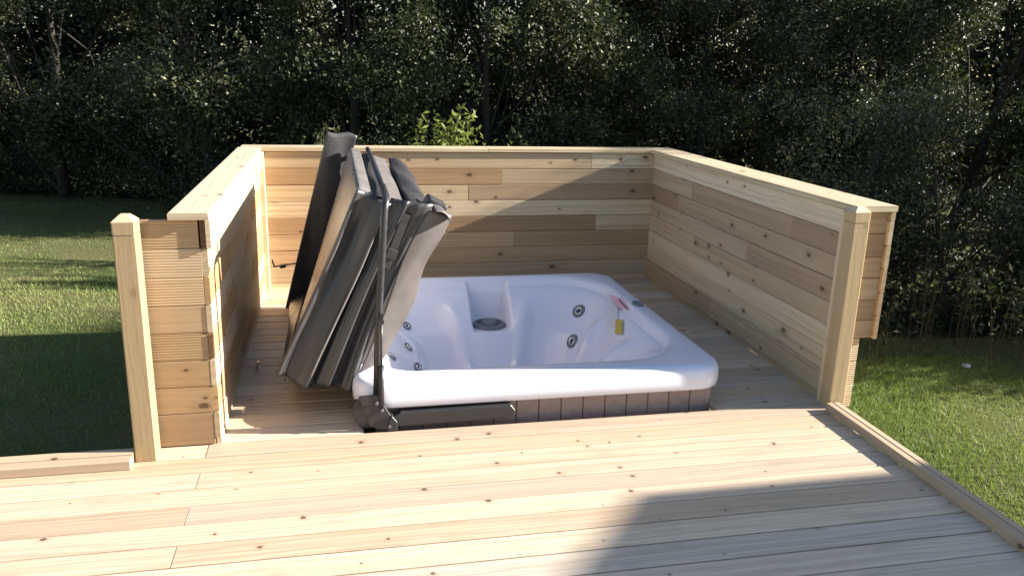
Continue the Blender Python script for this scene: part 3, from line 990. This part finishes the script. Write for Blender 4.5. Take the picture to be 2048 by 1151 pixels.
T_C = make_tree('hedge_tree', 15, 1.7, -.4, 4.8, 1000, 54, .060, LEAF_B, .07)
T_D = make_tree('low_shrub', 21, 1.15, -.5, 2.0, 520, 40, .046, LEAF_A, .035, 20)
WOOD = 'trees and bushes along the edge of the wood'
placed = set()
def place(src, x, y, rz, sc, label, cat='tree', group=WOOD):
    if src.name not in placed:
        placed.add(src.name); o = src
        o.location = (x, y, 0); o.rotation_euler = (0, 0, rz); o.scale = (sc, sc, sc)
    else:
        o = dup(src, (x, y, 0), rz, sc)
    tag(o, label, cat, group)
    return o
place(T_A, -1.7, 13.0, .3, .95, 'dark tree with grey-green leaves above the left wall corner')
place(T_B, -4.4, 14.6, 1.2, 1.05, 'dark tree at the far end of the left-hand lawn')
place(T_A, -7.6, 15.6, 2.2, 1.1, 'dark tree at the left edge of the picture behind the lawn')
place(T_C, .3, 12.0, .9, .9, 'grey-green tree rising above the top of the folded cover')
place(T_B, 2.2, 11.8, 4.0, .9, 'tree with sunlit sprigs behind the middle of the back wall')
place(T_C, 4.0, 12.6, 2.6, .95, 'paler-leaved tree behind the right half of the back wall')
place(T_A, 5.7, 12.2, 5.1, .9, 'dark tree above the back corner of the right wall')
place(T_B, 7.5, 11.4, .2, .9, 'dark tree beyond the middle of the right wall')
place(T_A, 9.2, 10.6, 3.3, .9, 'dark tree at the right edge of the picture, above the grasses')
place(T_D, -3.1, 14.2, .5, .9, 'low dark bush at the foot of the trees on the left lawn edge', 'bush')
place(T_D, 4.75, 6.9, 2.0, .85, 'low dark bush behind the right wall, below the tall trees', 'bush')
place(T_D, 5.7, 6.45, 4.0, .85, 'low dark bush beyond the right-hand post', 'bush')
place(T_D, 6.9, 6.3, 5.6, .9, 'low dark bush at the right edge above the shaded lawn', 'bush')
# the wood behind, one mass
rg = np.random.default_rng(99)
ncl = 9500
th = rg.uniform(0, 1, ncl)
bx = -13 + 32 * th; by = 18.6 - 5.2 * sum((np.clip((bx + 6) / 14, 0, 1),)) + rg.uniform(.6, 4.4, ncl)
pz = rg.uniform(-.4, 7.0, ncl)
ctr = np.c_[bx, by, pz]
idx = np.repeat(np.arange(ncl), 34)
cen = ctr[idx] + rg.normal(0, .28, (len(idx), 3))
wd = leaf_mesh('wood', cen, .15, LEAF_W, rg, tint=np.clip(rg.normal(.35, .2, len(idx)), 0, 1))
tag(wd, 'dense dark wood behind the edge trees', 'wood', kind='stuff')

# trees to the right, out of the picture: they shade the lawn, the wood edge and part of the back wall
place(T_B, 9.0, 5.9, 1.0, .86, 'dark tree to the right beyond the picture')
place(T_D, 8.3, 5.3, 1.7, 1.1, 'bush at the right end of the lawn beyond the picture', 'bush')
place(T_A, 10.8, 9.7, 4.4, .72, 'dark tree right of the picture behind the bushes')

# undergrowth below the trees
nu = 46000
ux = rg.uniform(-11, 12, nu); f = rg.uniform(0, 1, nu) ** 1.3
uy = np.interp(ux, [-11, -4, -2.5, .0, 3, 5, 12], [15.6, 14.6, 13.9, 10.6, 8.4, 6.1, 5.3]) + 3.2 * f
uz = -.55 + np.abs(rg.normal(0, .20, nu)) * (.5 + f) * (1 + .6 * np.sin(ux * 2.3) * np.sin(uy * 1.9))
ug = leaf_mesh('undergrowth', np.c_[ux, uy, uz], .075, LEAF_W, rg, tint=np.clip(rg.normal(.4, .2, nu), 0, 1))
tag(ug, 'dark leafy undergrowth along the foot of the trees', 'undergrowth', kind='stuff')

# tall grasses and weeds
def weeds(name, spots, hgt, label, cat, mat, n, leaf=.05, group=None, spread=.22, dens=16, seed=1):
    rg = np.random.default_rng(seed)
    t = empty(name, (spots[0], spots[1], -.5))
    cen = []; mb = MB()
    for k in range(n):
        a = rg.uniform(0, 2 * np.pi); r = rg.uniform(0, spread)
        x, y = r * math.cos(a), r * math.sin(a)
        h = hgt * rg.uniform(.65, 1.05); dx, dy = rg.normal(0, .10, 2) * h
        pts = [Vector((x + dx * q * q, y + dy * q * q, h * q)) for q in (0, .3, .6, .85, 1)]
        mb.tube(pts, [.005, .0045, .0035, .0025, .0015], 4, cap=False, tint=(.5, .5, .5))
        for q in np.linspace(.35, 1, int(dens * hgt)):
            cen.append((x + dx * q * q + rg.normal(0, .03), y + dy * q * q + rg.normal(0, .03), h * q + rg.normal(0, .02)))
    leaf_mesh('foliage', np.array(cen), leaf, mat, rg, t, up=.2, wid=.35)
    mb.build('stem', M_stem, t)
    tag(t, label, cat, group)
    return t
M_stem = plain('dry_stem', (.06, .052, .03), .8, .2, noise=.2, nscale=30)
WG = 'weeds growing behind the back wall'
weeds('weed_clump', (1.06, 8.3), 1.76, 'bright yellow-green weed clump rising behind the back wall', 'weed', LEAF_Y, 44, .085, WG, spread=.27, dens=26, seed=4)
weeds('weed_clump', (1.72, 8.4), 1.45, 'short sunlit weed tips just showing over the back wall, right of the bright clump', 'weed', LEAF_Y, 26, .07, WG, spread=.22, dens=22, seed=5)
weeds('weed_clump', (-.12, 9.3), 1.55, 'leafy green weeds showing left of the folded cover top', 'weed', LEAF_B, 34, .06, WG, spread=.4, dens=22, seed=6)
SG = 'tall wild grasses on the right below the trees'
for i, (x, y, h, lb) in enumerate(((4.5, 6.0, .75, 'tuft of tall dry stalks just right of the right wall'), (5.2, 5.7, .8, 'tall dry stalks below the tree trunk on the right'),
                                   (5.9, 5.4, .65, 'tuft of dry stalks near the right edge of the picture'), (4.15, 6.9, 1.2, 'tall green weeds behind the right wall end'))):
    weeds('wild_grass', (x, y), h, lb, 'wild grass', LEAF_A if i < 3 else LEAF_B, 20, .06, SG, spread=.6, dens=26, seed=20 + i)

# ------------------------------------------------------------------ shed standing right of the deck (out of the picture); its gable end shades the deck
shed = empty('garden_shed', (9.5, -.43, -.5))
mb = MB()
hw, he, hr, ln = 2.2, 3.77, 4.45, 2.4
mb.prism([(-hw, 0), (hw, 0), (hw, he), (0, hr), (-hw, he)], (0, 0, 0), (0, 1, 0), (0, 0, 1), (1, 0, 0), ln)
o = mb.build('wall', M_wall, shed)
mb = MB()
for s in (-1, 1):
    mb.board((ln / 2 - 1.3, 0, 0), (ln / 2 + 1.3, 0, 0), .02, .04, (0, 0, 1)) if False else None
    a = Vector((ln / 2, s * (hw + .08) / 2, (he + hr) / 2 + .02)); sl = math.atan2(hr - he, hw)
    upv = Vector((0, s * math.sin(sl), math.cos(sl)))
    mb.board(a - Vector((1.25, 0, 0)), a + Vector((1.25, 0, 0)), (hw + .05) / math.cos(sl), .03, upv, (.2, .5, .5))
mb.build('roof', M_dkpl, shed)
tag(shed, 'timber garden shed standing right of the deck beyond the picture', 'shed')
